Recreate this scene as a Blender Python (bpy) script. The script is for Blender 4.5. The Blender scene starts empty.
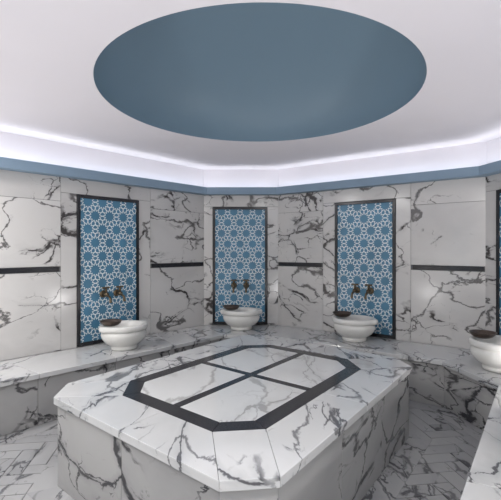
import bpy, bmesh, math, random
from mathutils import Vector, Matrix
random.seed(5)
sc = bpy.context.scene
sc.view_settings.view_transform = 'Standard'
COL = sc.collection

# ---------------------------------------------------------------- materials
def new_mat(name):
    m = bpy.data.materials.new(name); m.use_nodes = True
    nt = m.node_tree; b = nt.nodes['Principled BSDF']
    return m, nt, b
def N(nt, t, **kw):
    n = nt.nodes.new(t)
    for k, v in kw.items(): setattr(n, k, v)
    return n
def math_n(nt, op, a, b=None, clamp=False):
    n = N(nt, 'ShaderNodeMath', operation=op); n.use_clamp = clamp
    for i, v in enumerate((a, b)):
        if v is None: continue
        if hasattr(v, 'is_output'): nt.links.new(v, n.inputs[i])
        else: n.inputs[i].default_value = v
    return n.outputs[0]
def vmath(nt, op, a, b):
    n = N(nt, 'ShaderNodeVectorMath', operation=op)
    for i, v in enumerate((a, b)):
        if hasattr(v, 'is_output'): nt.links.new(v, n.inputs[i])
        else: n.inputs[i].default_value = v
    return n.outputs[0]
def mixc(nt, f, a, b):
    n = N(nt, 'ShaderNodeMix', data_type='RGBA')
    for i, v in ((0, f), (6, a), (7, b)):
        if hasattr(v, 'is_output'): nt.links.new(v, n.inputs[i])
        else: n.inputs[i].default_value = v
    return n.outputs[2]
def maprange(nt, v, a, b, c, d):
    n = N(nt, 'ShaderNodeMapRange'); nt.links.new(v, n.inputs[0])
    for i, x in enumerate((a, b, c, d)):
        if hasattr(x, 'is_output'): nt.links.new(x, n.inputs[i+1])
        else: n.inputs[i+1].default_value = x
    return n.outputs[0]

def marble(name, base, cloud, vein, scale=1.0, vein_amt=1.0, rough=0.16, rot=0.6, cover=0.5, width=0.02, fine=1.0, long_=1.0):
    m, nt, b = new_mat(name)
    geo = N(nt, 'ShaderNodeNewGeometry')
    at = N(nt, 'ShaderNodeAttribute', attribute_name='slab')
    p = vmath(nt, 'ADD', geo.outputs['Position'], at.outputs['Vector'])
    mp = N(nt, 'ShaderNodeMapping'); nt.links.new(p, mp.inputs[0])
    mp.inputs['Rotation'].default_value = (rot, rot*0.8, rot*0.5)
    mp.inputs['Scale'].default_value = (scale, scale*0.5, scale*1.3)
    p = mp.outputs[0]
    def noise(vec, s, det, r=0.55):
        n = N(nt, 'ShaderNodeTexNoise'); nt.links.new(vec, n.inputs['Vector'])
        n.inputs['Scale'].default_value = s; n.inputs['Detail'].default_value = det
        n.inputs['Roughness'].default_value = r
        return n
    def warp(vec, s, det, amp, r=0.6):
        w = noise(vec, s, det, r)
        return vmath(nt, 'ADD', vec, vmath(nt, 'MULTIPLY', vmath(nt, 'SUBTRACT', w.outputs['Color'], (0.5,)*3), (amp,)*3))
    q = warp(warp(p, 1.1, 2, 0.7), 6.0, 6, 0.18, 0.62)
    def crack(vec, s):
        v = N(nt, 'ShaderNodeTexVoronoi', feature='DISTANCE_TO_EDGE'); nt.links.new(vec, v.inputs['Vector'])
        v.inputs['Scale'].default_value = s
        return v.outputs['Distance']
    mask = maprange(nt, noise(p, 1.4, 4, 0.6).outputs[0], cover-0.02, cover+0.05, 0.0, 1.0)
    wid = maprange(nt, noise(q, 3.5, 4).outputs[0], 0.38, 0.66, 0.2, 2.8)
    d1 = crack(q, 1.25)
    v1 = math_n(nt, 'MULTIPLY', maprange(nt, math_n(nt, 'DIVIDE', d1, wid), width*0.4, width, 1.0, 0.0), mask)
    near = math_n(nt, 'MULTIPLY', maprange(nt, d1, 0.02, 0.32, 1.0, 0.0), mask)
    m2 = maprange(nt, noise(vmath(nt, 'ADD', p, (7, 3, 5)), 2.2, 3).outputs[0], 0.48, 0.55, 0.0, 1.0)
    d2 = crack(vmath(nt, 'ADD', q, (3, 9, 1)), 4.2)
    v2 = math_n(nt, 'MULTIPLY', math_n(nt, 'MULTIPLY', maprange(nt, math_n(nt, 'DIVIDE', d2, wid), width*0.4, width*1.6, 1.0, 0.0), maprange(nt, near, 0.0, 0.5, 0.0, 1.0)), math_n(nt, 'MULTIPLY', m2, fine))
    n3 = noise(vmath(nt, 'ADD', q, (13, 2, 8)), 0.9, 2, 0.5)
    v3 = math_n(nt, 'MULTIPLY', maprange(nt, math_n(nt, 'ABSOLUTE', math_n(nt, 'SUBTRACT', n3.outputs[0], 0.5)), 0.002, 0.008, 1.0, 0.0), 0.85*long_)
    blot = math_n(nt, 'MULTIPLY', maprange(nt, noise(q, 3.2, 7, 0.7).outputs[0], 0.60, 0.65, 0.0, 1.0), maprange(nt, near, 0.3, 0.75, 0.0, fine))
    halo = math_n(nt, 'MULTIPLY', maprange(nt, d1, 0.0, 0.09, 0.5, 0.0), mask)
    c = mixc(nt, maprange(nt, noise(q, 0.9, 4, 0.55).outputs[0], 0.45, 0.72, 0.0, 0.5), base, cloud)
    c = mixc(nt, halo, c, cloud)
    vv = math_n(nt, 'MAXIMUM', math_n(nt, 'MAXIMUM', v1, v2), math_n(nt, 'MAXIMUM', v3, blot))
    c = mixc(nt, math_n(nt, 'MULTIPLY', vv, vein_amt, True), c, vein)
    nt.links.new(c, b.inputs['Base Color'])
    b.inputs['Roughness'].default_value = rough
    return m

def plain(name, col, rough=0.5, metal=0.0, var=0.04, s=8):
    m, nt, b = new_mat(name)
    tc = N(nt, 'ShaderNodeTexCoord')
    n = N(nt, 'ShaderNodeTexNoise'); nt.links.new(tc.outputs['Object'], n.inputs['Vector'])
    n.inputs['Scale'].default_value = s; n.inputs['Detail'].default_value = 4
    d = tuple(max(0, c*(1-var*2)) for c in col[:3]) + (1,)
    l = tuple(min(1, c*(1+var*2)) for c in col[:3]) + (1,)
    nt.links.new(mixc(nt, n.outputs[0], d, l), b.inputs['Base Color'])
    b.inputs['Roughness'].default_value = rough; b.inputs['Metallic'].default_value = metal
    return m

M_WALL = marble('marble_wall', (0.62, 0.605, 0.59, 1), (0.42, 0.41, 0.405, 1), (0.03, 0.025, 0.025, 1), 1.1, 0.95, 0.15, 0.6, 0.49, 0.015)
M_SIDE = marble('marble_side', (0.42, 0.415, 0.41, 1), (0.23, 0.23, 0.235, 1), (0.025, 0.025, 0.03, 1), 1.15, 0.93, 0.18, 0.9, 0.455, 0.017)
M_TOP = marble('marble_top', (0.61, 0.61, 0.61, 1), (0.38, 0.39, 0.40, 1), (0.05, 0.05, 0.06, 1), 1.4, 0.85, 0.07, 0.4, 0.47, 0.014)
M_INNER = marble('marble_inner', (0.68, 0.68, 0.675, 1), (0.54, 0.54, 0.54, 1), (0.22, 0.21, 0.20, 1), 1.2, 0.6, 0.07, 0.4, 0.51, 0.008, 0.4)
M_FLOOR = marble('marble_floor', (0.38, 0.38, 0.385, 1), (0.21, 0.215, 0.225, 1), (0.05, 0.05, 0.06, 1), 1.6, 0.85, 0.16, 0.3, 0.47, 0.015)
M_BASIN = marble('marble_basin', (0.76, 0.75, 0.72, 1), (0.66, 0.64, 0.60, 1), (0.45, 0.43, 0.40, 1), 1.5, 0.3, 0.22, 0.4, 0.58, 0.006, 0.3, 0.4)
M_BLACK = plain('black_marble', (0.018, 0.018, 0.022, 1), 0.2, 0, 0.25, 12)
M_GROUT = plain('grout', (0.12, 0.12, 0.12, 1), 0.8)
M_PLASTER = plain('plaster_white', (0.785, 0.75, 0.785, 1), 0.75, 0, 0.01, 2)
M_BLUE = plain('paint_blue', (0.225, 0.315, 0.41, 1), 0.55, 0, 0.01, 2)
M_DOME = plain('paint_dome_blue', (0.20, 0.29, 0.365, 1), 0.45, 0, 0.015, 1.5)
M_TILE = plain('tile_blue', (0.065, 0.205, 0.33, 1), 0.3, 0, 0.2, 5)
M_LINE = plain('tile_white_line', (0.84, 0.89, 0.90, 1), 0.35)
M_BRASS = plain('aged_brass', (0.16, 0.12, 0.075, 1), 0.36, 0.85, 0.15, 30)
M_COPPER = plain('aged_copper', (0.13, 0.10, 0.085, 1), 0.35, 0.85, 0.2, 30)

# ---------------------------------------------------------------- mesh builder
class MB:
    def __init__(s): s.v=[]; s.f=[]; s.m=[]; s.o=[]; s.mats=[]; s.cur=(0,0,0); s.sm=[]
    def mi(s, mat):
        if mat not in s.mats: s.mats.append(mat)
        return s.mats.index(mat)
    def newslab(s): s.cur=(random.uniform(-30,30), random.uniform(-30,30), random.uniform(-30,30))
    def add(s, vs, fs, mat, slab=True, smooth=False):
        if slab: s.newslab()
        b=len(s.v); s.v += [tuple(v) for v in vs]; k=s.mi(mat)
        for f in fs:
            s.f.append([b+i for i in f]); s.m.append(k); s.o.append(s.cur); s.sm.append(smooth)
    def prism(s, poly, z0, z1, mat, slab=True):
        n=len(poly)
        area=sum(poly[i][0]*poly[(i+1)%n][1]-poly[(i+1)%n][0]*poly[i][1] for i in range(n))
        if area<0: poly=poly[::-1]
        vs=[(p[0],p[1],z0) for p in poly]+[(p[0],p[1],z1) for p in poly]
        fs=[list(range(n))[::-1], list(range(n,2*n))]+[[i,(i+1)%n,n+(i+1)%n,n+i] for i in range(n)]
        s.add(vs,fs,mat,slab)
    def lathe(s, prof, mat, seg=48, mat4=None, rad=None, slab=True):
        mat4 = mat4 or Matrix.Identity(4); vs=[]; fs=[]
        for j,(r,z) in enumerate(prof):
            for i in range(seg):
                a=2*math.pi*i/seg; rr=r*(rad(a,j) if rad else 1)
                vs.append(mat4 @ Vector((rr*math.cos(a), rr*math.sin(a), z)))
        for j in range(len(prof)-1):
            for i in range(seg):
                i2=(i+1)%seg
                fs.append([j*seg+i, j*seg+i2, (j+1)*seg+i2, (j+1)*seg+i])
        s.add(vs,fs,mat,slab,True)
    def tube(s, path, radii, mat, seg=14, mat4=None):
        mat4 = mat4 or Matrix.Identity(4); P=[Vector(p) for p in path]; vs=[]; fs=[]
        for j,p in enumerate(P):
            t=(P[min(j+1,len(P)-1)]-P[max(j-1,0)]).normalized()
            a=Vector((0,0,1)) if abs(t.z)<0.9 else Vector((1,0,0))
            x=t.cross(a).normalized(); y=t.cross(x)
            if j and x.dot(px)<0 : x=-x; y=-y
            px=x
            for i in range(seg):
                an=2*math.pi*i/seg
                vs.append(mat4 @ (p+(x*math.cos(an)+y*math.sin(an))*radii[j]))
        for j in range(len(P)-1):
            for i in range(seg):
                i2=(i+1)%seg; fs.append([j*seg+i,j*seg+i2,(j+1)*seg+i2,(j+1)*seg+i])
        fs.append(list(range(seg))); fs.append([(len(P)-1)*seg+i for i in range(seg)][::-1])
        s.add(vs,fs,mat,False,True)
    def obj(s, name, parent=None, bevel=0, recalc=True, seg=2):
        me=bpy.data.meshes.new(name); me.from_pydata(s.v,[],s.f)
        for m in s.mats: me.materials.append(m)
        me.polygons.foreach_set('material_index', s.m)
        me.polygons.foreach_set('use_smooth', s.sm)
        at=me.attributes.new('slab','FLOAT_VECTOR','FACE')
        at.data.foreach_set('vector',[c for o in s.o for c in o])
        if recalc:
            bm=bmesh.new(); bm.from_mesh(me); bmesh.ops.recalc_face_normals(bm, faces=bm.faces); bm.to_mesh(me); bm.free()
        o=bpy.data.objects.new(name, me); COL.objects.link(o)
        if parent: o.parent=parent
        if bevel:
            md=o.modifiers.new('bevel','BEVEL'); md.width=bevel; md.segments=seg; md.limit_method='ANGLE'; md.angle_limit=math.radians(40)
        return o
def empty(name, loc=(0,0,0)):
    e=bpy.data.objects.new(name,None); e.empty_display_size=0.1; e.location=loc; COL.objects.link(e); return e

# ---------------------------------------------------------------- plan
K=[Vector(p) for p in [(-0.655,5.85),(0.39,5.85),(2.44,4.34),(2.657,3.08),(0.017,-0.69),(-0.95,-1.05),(-3.35,1.5),(-3.46,2.71)]]
NE=len(K)
def offset(d):
    out=[]
    for i in range(NE):
        a,b,c=K[i-1],K[i],K[(i+1)%NE]
        d1=(b-a).normalized(); d2=(c-b).normalized()
        n1=Vector((d1.y,-d1.x)); n2=Vector((d2.y,-d2.x))
        h=(n1+n2).normalized()
        out.append(b+h*(d/h.dot(n1)))
    return out
ZB=0.45; ZC=2.25; ZTOP=2.61; ZROOF=2.61

# ---------------------------------------------------------------- walls
names=['back','right_long','right_corner','right_near','entrance_side','front','left_corner','left_long']
out_=offset(-0.14); base=offset(0)
PW=0.76; PIL=1.10
edge_len=[(K[(i+1)%NE]-K[i]).length for i in range(NE)]
panel_at={0:[0.51],1:[1.242],2:[0.55],3:[1.35,3.3],4:[],5:[1.75],6:[0.6],7:[edge_len[7]-1.44]}
def frame_of(i):
    a=K[i]; b=K[(i+1)%NE]; u=(b-a).normalized(); n=Vector((u.y,-u.x)); return a,u,n
TH=0.02
for i in range(NE):
    mb=MB(); a,u,n=frame_of(i); L=edge_len[i]
    mb.prism([base[i],base[(i+1)%NE],out_[(i+1)%NE],out_[i]],0,ZTOP,M_PLASTER)
    def P(s_,d): return a+u*s_+n*d
    mb.prism([P(0.0,0),P(L,0),P(L,0.012),P(0,0.012)],ZB,ZC-0.002,M_GROUT)
    def slab(s0,s1,z0,z1,mat=M_WALL,th=TH,g=0.0016):
        mb.prism([P(s0+g,0.006),P(s1-g,0.006),P(s1-g,th),P(s0+g,th)],z0+g,z1-g,mat)
    segs=[]; cur=0.0
    for c in panel_at[i]:
        l,r=max(0,c-PIL/2),min(L,c+PIL/2)
        if L<1.4: l,r=0,L
        if l-cur>0.05: segs.append((cur,l,'w'))
        segs.append((l,r,'p',c)); cur=r
    if L-cur>0.02: segs.append((cur,L,'w'))
    for sgm in segs:
        s0,s1=sgm[0],sgm[1]
        if sgm[2]=='p':
            c=sgm[3]
            slab(s0,c-PW/2,ZB,2.09); slab(c+PW/2,s1,ZB,2.09)
            slab(s0,s1,2.09,ZC); slab(c-PW/2,c+PW/2,ZB,2.085,M_WALL,0.012)
        else:
            k=max(1,round((s1-s0)/1.25)); w=(s1-s0)/k
            for q in range(k):
                x0,x1=s0+q*w,s0+(q+1)*w
                slab(x0,x1,ZB,1.268); slab(x0,x1,1.322,2.0); slab(x0,x1,2.0,ZC)
            slab(s0+0.02,s1-0.02,1.27,1.32,M_BLACK,TH+0.006)
    mb.obj('wall_'+names[i], bevel=0.0015)

# ---------------------------------------------------------------- cornice with light trough
def ring(mb, d0, d1, z0, z1, mat, sep=False):
    A,B=offset(d0),offset(d1)
    for i in range(NE):
        j=(i+1)%NE; mb.prism([A[i],A[j],B[j],B[i]],z0,z1,mat,sep)
mb=MB(); ring(mb,0.0,0.13,ZC,ZC+0.015,M_BLUE); ring(mb,0.115,0.13,ZC+0.015,ZC+0.095,M_BLUE)
mb.obj('trim_1')

# ---------------------------------------------------------------- ceiling + dome
CC=Vector((0.060,3.11)); CRX,CRY=1.135,1.22; ns=128
bm=bmesh.new()
ov=[bm.verts.new((p.x,p.y,ZROOF)) for p in out_]
cv=[bm.verts.new((CC.x+CRX*math.cos(2*math.pi*i/ns),CC.y+CRY*math.sin(2*math.pi*i/ns),ZROOF)) for i in range(ns)]
es=[bm.edges.new((ov[i],ov[(i+1)%NE])) for i in range(NE)]+[bm.edges.new((cv[i],cv[(i+1)%ns])) for i in range(ns)]
bmesh.ops.triangle_fill(bm, edges=es, use_beauty=True)
for f in list(bm.faces):
    if all(v in cv for v in f.verts): 
        c=f.calc_center_median()
        if ((c.x-CC.x)/CRX)**2+((c.y-CC.y)/CRY)**2<0.99: bm.faces.remove(f)
me=bpy.data.meshes.new('ceiling'); bm.to_mesh(me); bm.free(); me.materials.append(M_PLASTER)
ceil=bpy.data.objects.new('ceiling',me); COL.objects.link(ceil)
mb=MB(); prof=[(1,0),(1,0.02)]; H=0.75
for j in range(1,25):
    t=j/24*math.pi/2; prof.append((max(math.cos(t),0.001),0.02+H*math.sin(t)))
mb.lathe(prof,M_DOME,128,Matrix.Translation((CC.x,CC.y,ZROOF)) @ Matrix.Diagonal((CRX,CRY,1,1)))
mb.obj('ceiling_dome',recalc=False)

# ---------------------------------------------------------------- bench
BD=0.70
A=offset(0.024); B=offset(BD); Bi=offset(BD-0.03); Bc=offset(BD-0.05)
for i in range(NE):
    mb=MB()
    j=(i+1)%NE
    mb.prism([A[i],A[j],Bc[j],Bc[i]],0.01,ZB-0.05,M_GROUT)
    a,b=Bi[i],Bi[j]; c,d=Bc[i],Bc[j]; ta,tb=B[i],B[j]; wa,wb=A[i],A[j]
    L=(b-a).length; k=max(1,round(L/0.75))
    for q in range(k):
        t0,t1=q/k,(q+1)/k; g=0.0015/L
        l=lambda p,r,t: p+(r-p)*t
        e0=t0+(g if q else 0); e1=t1-(g if q<k-1 else 0)
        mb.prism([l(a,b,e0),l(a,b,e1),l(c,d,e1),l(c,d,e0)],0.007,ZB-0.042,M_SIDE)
        mb.prism([l(ta,tb,e0),l(ta,tb,e1),l(wa,wb,e1),l(wa,wb,e0)],ZB-0.042,ZB,M_TOP)
    mb.obj('marble_bench',bevel=0.004)

# ---------------------------------------------------------------- floor
eA=Vector((-0.758,0.652)); eB=Vector((0.582,0.813)); PC=Vector((0.004,3.12)); HA,HB=0.92,1.18
def loc(a,b): return PC+eA*a+eB*b
mb=MB(); mb.prism(list(offset(-0.14)),-0.12,0.0,M_GROUT)
def inside(p,poly):
    c=False; n=len(poly)
    for i in range(n):
        x1,y1=poly[i]; x2,y2=poly[(i+1)%n]
        if (y1>p[1])!=(y2>p[1]) and p[0]<(x2-x1)*(p[1]-y1)/(y2-y1)+x1: c=not c
    return c
W=0.12; kk=3; fa=math.radians(8); fx=Vector((math.cos(fa),math.sin(fa))); fy=Vector((-fx.y,fx.x))
poly=[tuple(p) for p in offset(BD-0.2)]
plat=[tuple(loc(a,b)) for a,b in ((-HA+.25,-HB+.25),(HA-.25,-HB+.25),(HA-.25,HB-.25),(-HA+.25,HB-.25))]
for n_ in range(-45,45):
    for m_ in range(-12,13):
        for x0,y0,lx,ly in (((n_+2*kk*m_)*W,n_*W,kk*W,W),((n_-1+2*kk*m_)*W,n_*W,W,kk*W)):
            c=PC+fx*(x0+lx/2)+fy*(y0+ly/2)
            if not inside(c,poly) or inside(c,plat): continue
            g=0.003
            q=[PC+fx*x+fy*y for x,y in ((x0+g,y0+g),(x0+lx-g,y0+g),(x0+lx-g,y0+ly-g),(x0+g,y0+ly-g))]
            mb.prism(q,0,0.005,M_FLOOR)
A=offset(BD-0.04); B=offset(BD+0.13)
for i in range(NE):
    j=(i+1)%NE; mb.prism([A[i],A[j],B[j],B[i]],0,0.007,M_FLOOR)
def octo(ia,ib,c):
    a,b=HA-ia,HB-ib
    return [(-a+c,-b),(a-c,-b),(a,-b+c),(a,b-c),(a-c,b),(-a+c,b),(-a,b-c),(-a,-b+c)]
O1=octo(-0.14,-0.14,0.26); O0=octo(0.05,0.05,0.18)
for i in range(8):
    j=(i+1)%8; mb.prism([loc(*O0[i]),loc(*O0[j]),loc(*O1[j]),loc(*O1[i])],0,0.007,M_FLOOR)
mb.obj('floor')

# ---------------------------------------------------------------- central platform
ZP=0.57
mb=MB(); core=octo(0.045,0.045,0.18)
mb.prism([loc(*p) for p in core],0.008,ZP-0.045,M_GROUT)
S0=octo(0.02,0.02,0.18)
for i in range(8):
    j=(i+1)%8; a,b=loc(*S0[i]),loc(*S0[j]); c,d=loc(*core[i]),loc(*core[j]); L=(b-a).length; k=max(1,round(L/0.75))
    for q in range(k):
        e0=q/k+(0.001/L if q else 0); e1=(q+1)/k-(0.001/L if q<k-1 else 0)
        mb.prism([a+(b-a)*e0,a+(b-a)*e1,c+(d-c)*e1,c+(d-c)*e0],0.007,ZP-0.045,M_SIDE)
RI=0.305; RW=0.11; RC=0.205; RC2=RC-0.586*RW
T=octo(0,0,0.185); R1=octo(RI,RI,RC); R2=octo(RI+RW,RI+RW,RC2)
def ringpieces(X,Y,mat,split=False):
    for i in range(8):
        j=(i+1)%8; x0,x1,y0,y1=[Vector(v) for v in (X[i],X[j],Y[i],Y[j])]
        k=2 if (split and (x1-x0).length>0.8) else 1
        for q in range(k):
            t0,t1=q/k,(q+1)/k
            pts=[x0+(x1-x0)*t0,x0+(x1-x0)*t1,y0+(y1-y0)*t1,y0+(y1-y0)*t0]
            cc=sum(pts,Vector((0,0)))/4
            pts=[p+(cc-p).normalized()*0.001 for p in pts]
            mb.prism([loc(*p) for p in pts],ZP-0.045,ZP,mat)
ringpieces(T,R1,M_TOP,True); ringpieces(R1,R2,M_BLACK)
ia,ib,cw=HA-RI-RW,HB-RI-RW,0.032
for sa in (-1,1):
    for sb in (-1,1):
        q=[(cw,cw),(ia,cw),(ia,ib-RC2),(ia-RC2,ib),(cw,ib)]
        mb.prism([loc(x*sa,y*sb) for x,y in q],ZP-0.045,ZP,M_INNER)
mb.prism([loc(-ia,-cw),loc(ia,-cw),loc(ia,cw),loc(-ia,cw)],ZP-0.045,ZP-0.0003,M_BLACK)
mb.prism([loc(-cw,-ib),loc(cw,-ib),loc(cw,-cw),loc(-cw,-cw)],ZP-0.045,ZP-0.0003,M_BLACK)
mb.prism([loc(-cw,cw),loc(cw,cw),loc(cw,ib),loc(-cw,ib)],ZP-0.045,ZP-0.0003,M_BLACK)
mb.obj('marble_massage_platform',bevel=0.003)

# ---------------------------------------------------------------- star lattice tile panels
def lattice_segments(w,h,Lc,thd):
    s=Lc/(2+math.sqrt(3)); polys=[]; R=int(max(w,h)/Lc)+4
    cs=lambda d: Vector((math.cos(math.radians(d)),math.sin(math.radians(d))))
    Rd=s/(2*math.sin(math.radians(15)))
    for i in range(-R,R+1):
        for j in range(-R,R+1):
            cx=Lc*(i+0.5*(j&1)); cy=Lc*math.sqrt(3)/2*j
            if abs(cx)>w/2+Lc or abs(cy)>h/2+Lc: continue
            c=Vector((cx,cy))
            polys.append([c+cs(15+30*k)*Rd for k in range(12)])
            t=c+cs(30)*(Lc/math.sqrt(3)); polys.append([t+cs(30+120*k)*(s/math.sqrt(3)) for k in range(3)])
            t=c+cs(90)*(Lc/math.sqrt(3)); polys.append([t+cs(90+120*k)*(s/math.sqrt(3)) for k in range(3)])
    segs=[]; th=math.radians(thd)
    for pl in polys:
        n=len(pl); c=sum(pl,Vector((0,0)))/n
        for i in range(n):
            m1=(pl[i-1]+pl[i])/2; m2=(pl[i]+pl[(i+1)%n])/2
            e=(pl[i]-pl[i-1]).normalized(); inn=(c-m1); inn=(inn-e*inn.dot(e)).normalized()
            r=e*math.cos(th)+inn*math.sin(th)
            bis=(c-pl[i])
            det=r.x*(-bis.y)+bis.x*r.y
            if abs(det)<1e-9: continue
            dx,dy=pl[i].x-m1.x,pl[i].y-m1.y
            t=(dx*(-bis.y)+bis.x*dy)/det
            X=m1+r*t
            if t<=0 or (X-pl[i]).dot(bis)/bis.length_squared>1: X=c
            segs.append((m1,X)); segs.append((m2,X))
    out=[]
    for p,q in segs:
        t0,t1=0,1; d=q-p; ok=True
        for pp,dd,lo,hi in ((p.x,d.x,-w/2,w/2),(p.y,d.y,-h/2,h/2)):
            if abs(dd)<1e-9:
                if pp<lo or pp>hi: ok=False
                continue
            a,b=(lo-pp)/dd,(hi-pp)/dd
            if a>b: a,b=b,a
            t0=max(t0,a); t1=min(t1,b)
        if ok and t1>t0+1e-6: out.append((p+d*t0,p+d*t1))
    return out
Z0,Z1=0.462,2.085; FW=0.035
SEG=lattice_segments(PW-2*FW,Z1-Z0-2*FW,0.172,70)
def wall_mat(i,s,z,d=0.0):
    a,u,n=frame_of(i); o=a+u*s+n*d
    return Matrix(((u.x,0,n.x,o.x),(u.y,0,n.y,o.y),(0,1,0,z),(0,0,0,1)))  # local x=u, y=up, z=inwards
def lbox(mb,M,x0,x1,y0,y1,z0,z1,mat):
    vs=[M@Vector((x,y,z)) for z in (z0,z1) for x,y in ((x0,y0),(x1,y0),(x1,y1),(x0,y1))]
    mb.add(vs,[[3,2,1,0],[4,5,6,7],[0,1,5,4],[1,2,6,5],[2,3,7,6],[3,0,4,7]],mat)
def tile_panel(i,s):
    zc=(Z0+Z1)/2; h=Z1-Z0; M=wall_mat(i,s,zc,0.0)
    a,u,n=frame_of(i); e=empty('tile_panel')
    mb=MB()
    for x0,x1,y0,y1 in ((-PW/2,-PW/2+FW,-h/2,h/2),(PW/2-FW,PW/2,-h/2,h/2),(-PW/2+FW,PW/2-FW,-h/2,-h/2+FW),(-PW/2+FW,PW/2-FW,h/2-FW,h/2)):
        lbox(mb,M,x0,x1,y0,y1,0.013,0.036,M_BLACK)
    mb.obj('frame',e,0.003)
    mb=MB(); lbox(mb,M,-PW/2+FW,PW/2-FW,-h/2+FW,h/2-FW,0.013,0.022,M_TILE); mb.obj('tiles',e)
    mb=MB(); hw=0.0037
    for p,q in SEG:
        d=(q-p).normalized(); t=Vector((-d.y,d.x))*hw; p2=p-d*hw*0.5; q2=q+d*hw*0.5
        mb.add([M@Vector((v.x,v.y,0.0235)) for v in (p2-t,q2-t,q2+t,p2+t)],[[0,1,2,3]],M_LINE,False)
    mb.obj('lattice',e,recalc=False)
    for sx in (-0.085,0.085):
        T_=empty('brass_tap')
        Mt=wall_mat(i,s+sx,1.0,0.022) @ Matrix.Scale(1.2,4); mb=MB()
        mb.lathe([(0.0005,0.002),(0.032,0.002),(0.034,0.006),(0.026,0.012),(0.014,0.016)],M_BRASS,24,Mt)
        mb.tube([(0,0,0.01),(0,0,0.03),(0,0,0.04),(0,0,0.065),(0,0,0.085),(0,0,0.095)],[0.013,0.013,0.019,0.022,0.018,0.006],M_BRASS,16,Mt)
        mb.tube([(0,-0.005,0.065),(0,-0.012,0.10),(0,-0.02,0.125),(0,-0.04,0.14),(0,-0.065,0.142),(0,-0.07,0.142)],[0.013,0.0115,0.011,0.0105,0.012,0.014],M_BRASS,14,Mt)
        mb.tube([(0,0.01,0.062),(0,0.035,0.062),(0,0.04,0.062),(0,0.055,0.062)],[0.012,0.010,0.014,0.008],M_BRASS,14,Mt)
        mb.tube([(-0.036,0.062,0.062),(-0.03,0.062,0.062),(0,0.062,0.062),(0.03,0.062,0.062),(0.036,0.062,0.062)],[0.006,0.0095,0.007,0.0095,0.006],M_BRASS,12,Mt)
        mb.obj('tap_body',T_)
for i in range(NE):
    for s in panel_at[i]: tile_panel(i,s)

# ---------------------------------------------------------------- basins and bowls
PROF=[(0.001,0.0),(0.125,0.0),(0.14,0.006),(0.143,0.03),(0.135,0.04),(0.155,0.052),(0.2,0.082),(0.231,0.122),(0.242,0.158),(0.236,0.182),
      (0.222,0.193),(0.226,0.200),(0.244,0.206),(0.252,0.218),(0.252,0.244),(0.245,0.257),(0.23,0.262),(0.205,0.258),(0.192,0.245),(0.182,0.2),(0.15,0.14),(0.09,0.115),(0.001,0.11)]
def basin(x,y,ang,scale=1.0):
    e=empty('marble_wash_basin',(x,y,ZB)); e.rotation_euler[2]=ang; e.scale=(scale,scale,scale)
    def rad(a,j):
        if 11<=j<=16:
            d=min(abs(math.atan2(math.sin(a-c),math.cos(a-c))) for c in (0,math.pi))
            lug=0.10*math.exp(-(d/0.20)**4)
            return (1+lug)*(1.0-0.06*abs(math.sin(a)))
        return 1.0-0.06*abs(math.sin(a))
    mb=MB(); mb.lathe(PROF,M_BASIN,96,None,rad); o=mb.obj('basin_body',e)
def bowl(x,y,z,tilt=(0,0,0)):
    e=empty('copper_bathing_bowl',(x,y,z)); e.rotation_euler=tilt
    mb=MB(); pr=[(0.001,0.006),(0.02,0.006),(0.024,0.0),(0.05,0.0),(0.08,0.012),(0.1,0.032),(0.108,0.048),(0.112,0.05),(0.112,0.053),(0.106,0.052),(0.097,0.036),(0.077,0.017),(0.05,0.005),(0.03,0.006),(0.022,0.012),(0.001,0.014)]
    mb.lathe(pr,M_COPPER,40); mb.obj('bowl_body',e)
def angw(i):
    a,u,n=frame_of(i); return math.atan2(u.y,u.x)
RIM=ZB+0.262
basin(-1.34,4.45,angw(7)); bowl(-1.44,4.33,RIM)
basin(-0.12,5.52,angw(0)); bowl(-0.25,5.46,RIM)
basin(1.20,4.86,angw(1)); bowl(1.07,4.90,RIM)
basin(2.17,3.66,angw(2)); bowl(2.07,3.74,RIM)
basin(1.54,2.14,angw(3)); bowl(1.40,2.13,RIM)
a,u,n=frame_of(5); p=a+u*1.75+n*0.34; basin(p.x,p.y,angw(5)); bowl(p.x+0.1,p.y,RIM)
a,u,n=frame_of(6); p=a+u*0.6+n*0.36; basin(p.x,p.y,angw(6)); bowl(p.x+0.1,p.y,RIM)

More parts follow.
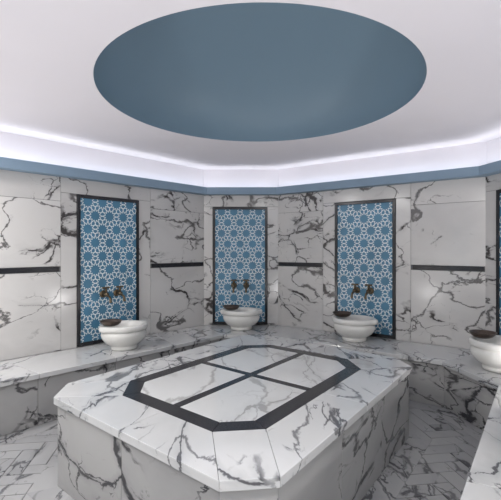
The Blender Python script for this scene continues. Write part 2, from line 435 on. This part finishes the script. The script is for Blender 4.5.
# ---------------------------------------------------------------- lights
for i in range(NE):
    a,u,n=frame_of(i); L=edge_len[i]-0.12; c=a+u*(edge_len[i]/2)+n*0.075
    l=bpy.data.lights.new('cove_light','AREA'); l.shape='RECTANGLE'; l.size=L; l.size_y=0.05; l.energy=1.6*L; l.color=(0.94,0.97,1.0)
    o=bpy.data.objects.new('cove_light',l); COL.objects.link(o)
    tl=math.radians(30); d=Vector((n.x*math.sin(tl),n.y*math.sin(tl),math.cos(tl)))   # emission direction
    X=Vector((u.x,u.y,0)); Z=-d; Y=Z.cross(X)
    o.matrix_world=Matrix(((X.x,Y.x,Z.x,c.x),(X.y,Y.y,Z.y,c.y),(X.z,Y.z,Z.z,ZC+0.035),(0,0,0,1)))
for (x,y) in ((-2.2,1.9),(-1.3,0.4),(0.3,0.75),(-2.6,2.9)):  # added ceiling fill lamps, kept out of view, to brighten the room
    e=empty('fill_downlight',(x,y,ZROOF-0.012)); mb=MB()
    mb.lathe([(0.15,0.008),(0.175,0.0),(0.18,0.012)],M_PLASTER,32); mb.obj('fill_downlight_ring',e,recalc=False)
    l=bpy.data.lights.new('fill_lamp','AREA'); l.shape='DISK'; l.size=0.30; l.energy=24; l.color=(1,0.98,0.95)
    o=bpy.data.objects.new('fill_lamp',l); COL.objects.link(o); o.parent=e; o.location=(0,0,0.002)
# added fill uplights on the bench tops, out of view, to brighten the ceiling
for (x,y) in ((-2.72,3.02),(-2.35,0.95),(-0.75,-0.45),(0.72,0.85),(2.3,2.95)):
    e=empty('fill_uplight',(x,y,ZB)); mb=MB()
    mb.lathe([(0.105,0.004),(0.11,0.012),(0.125,0.012),(0.13,0.0)],M_BRASS,32); mb.obj('fill_uplight_ring',e,recalc=False)
    l=bpy.data.lights.new('fill_lamp','AREA'); l.shape='DISK'; l.size=0.21; l.energy=13; l.color=(1,0.98,0.98)
    o=bpy.data.objects.new('fill_lamp',l); COL.objects.link(o); o.parent=e; o.location=(0,0,0.03)
    d=Vector((CC.x-x,CC.y-y,0)).normalized(); tl=math.radians(12); v=Vector((d.x*math.sin(tl),d.y*math.sin(tl),math.cos(tl)))
    o.rotation_euler=(-v).to_track_quat('Z','Y').to_euler()

w=bpy.data.worlds.new('world'); sc.world=w; w.use_nodes=True
w.node_tree.nodes['Background'].inputs[0].default_value=(0.8,0.85,0.9,1); w.node_tree.nodes['Background'].inputs[1].default_value=0.3

# ---------------------------------------------------------------- camera
cd=bpy.data.cameras.new('camera'); cam=bpy.data.objects.new('camera',cd); COL.objects.link(cam)
cd.sensor_width=36; cd.lens=36*420/501; cd.clip_start=0.02
cam.location=(0,0,1.5); cam.rotation_euler=(math.radians(90-0.1),0,0)
sc.camera=cam
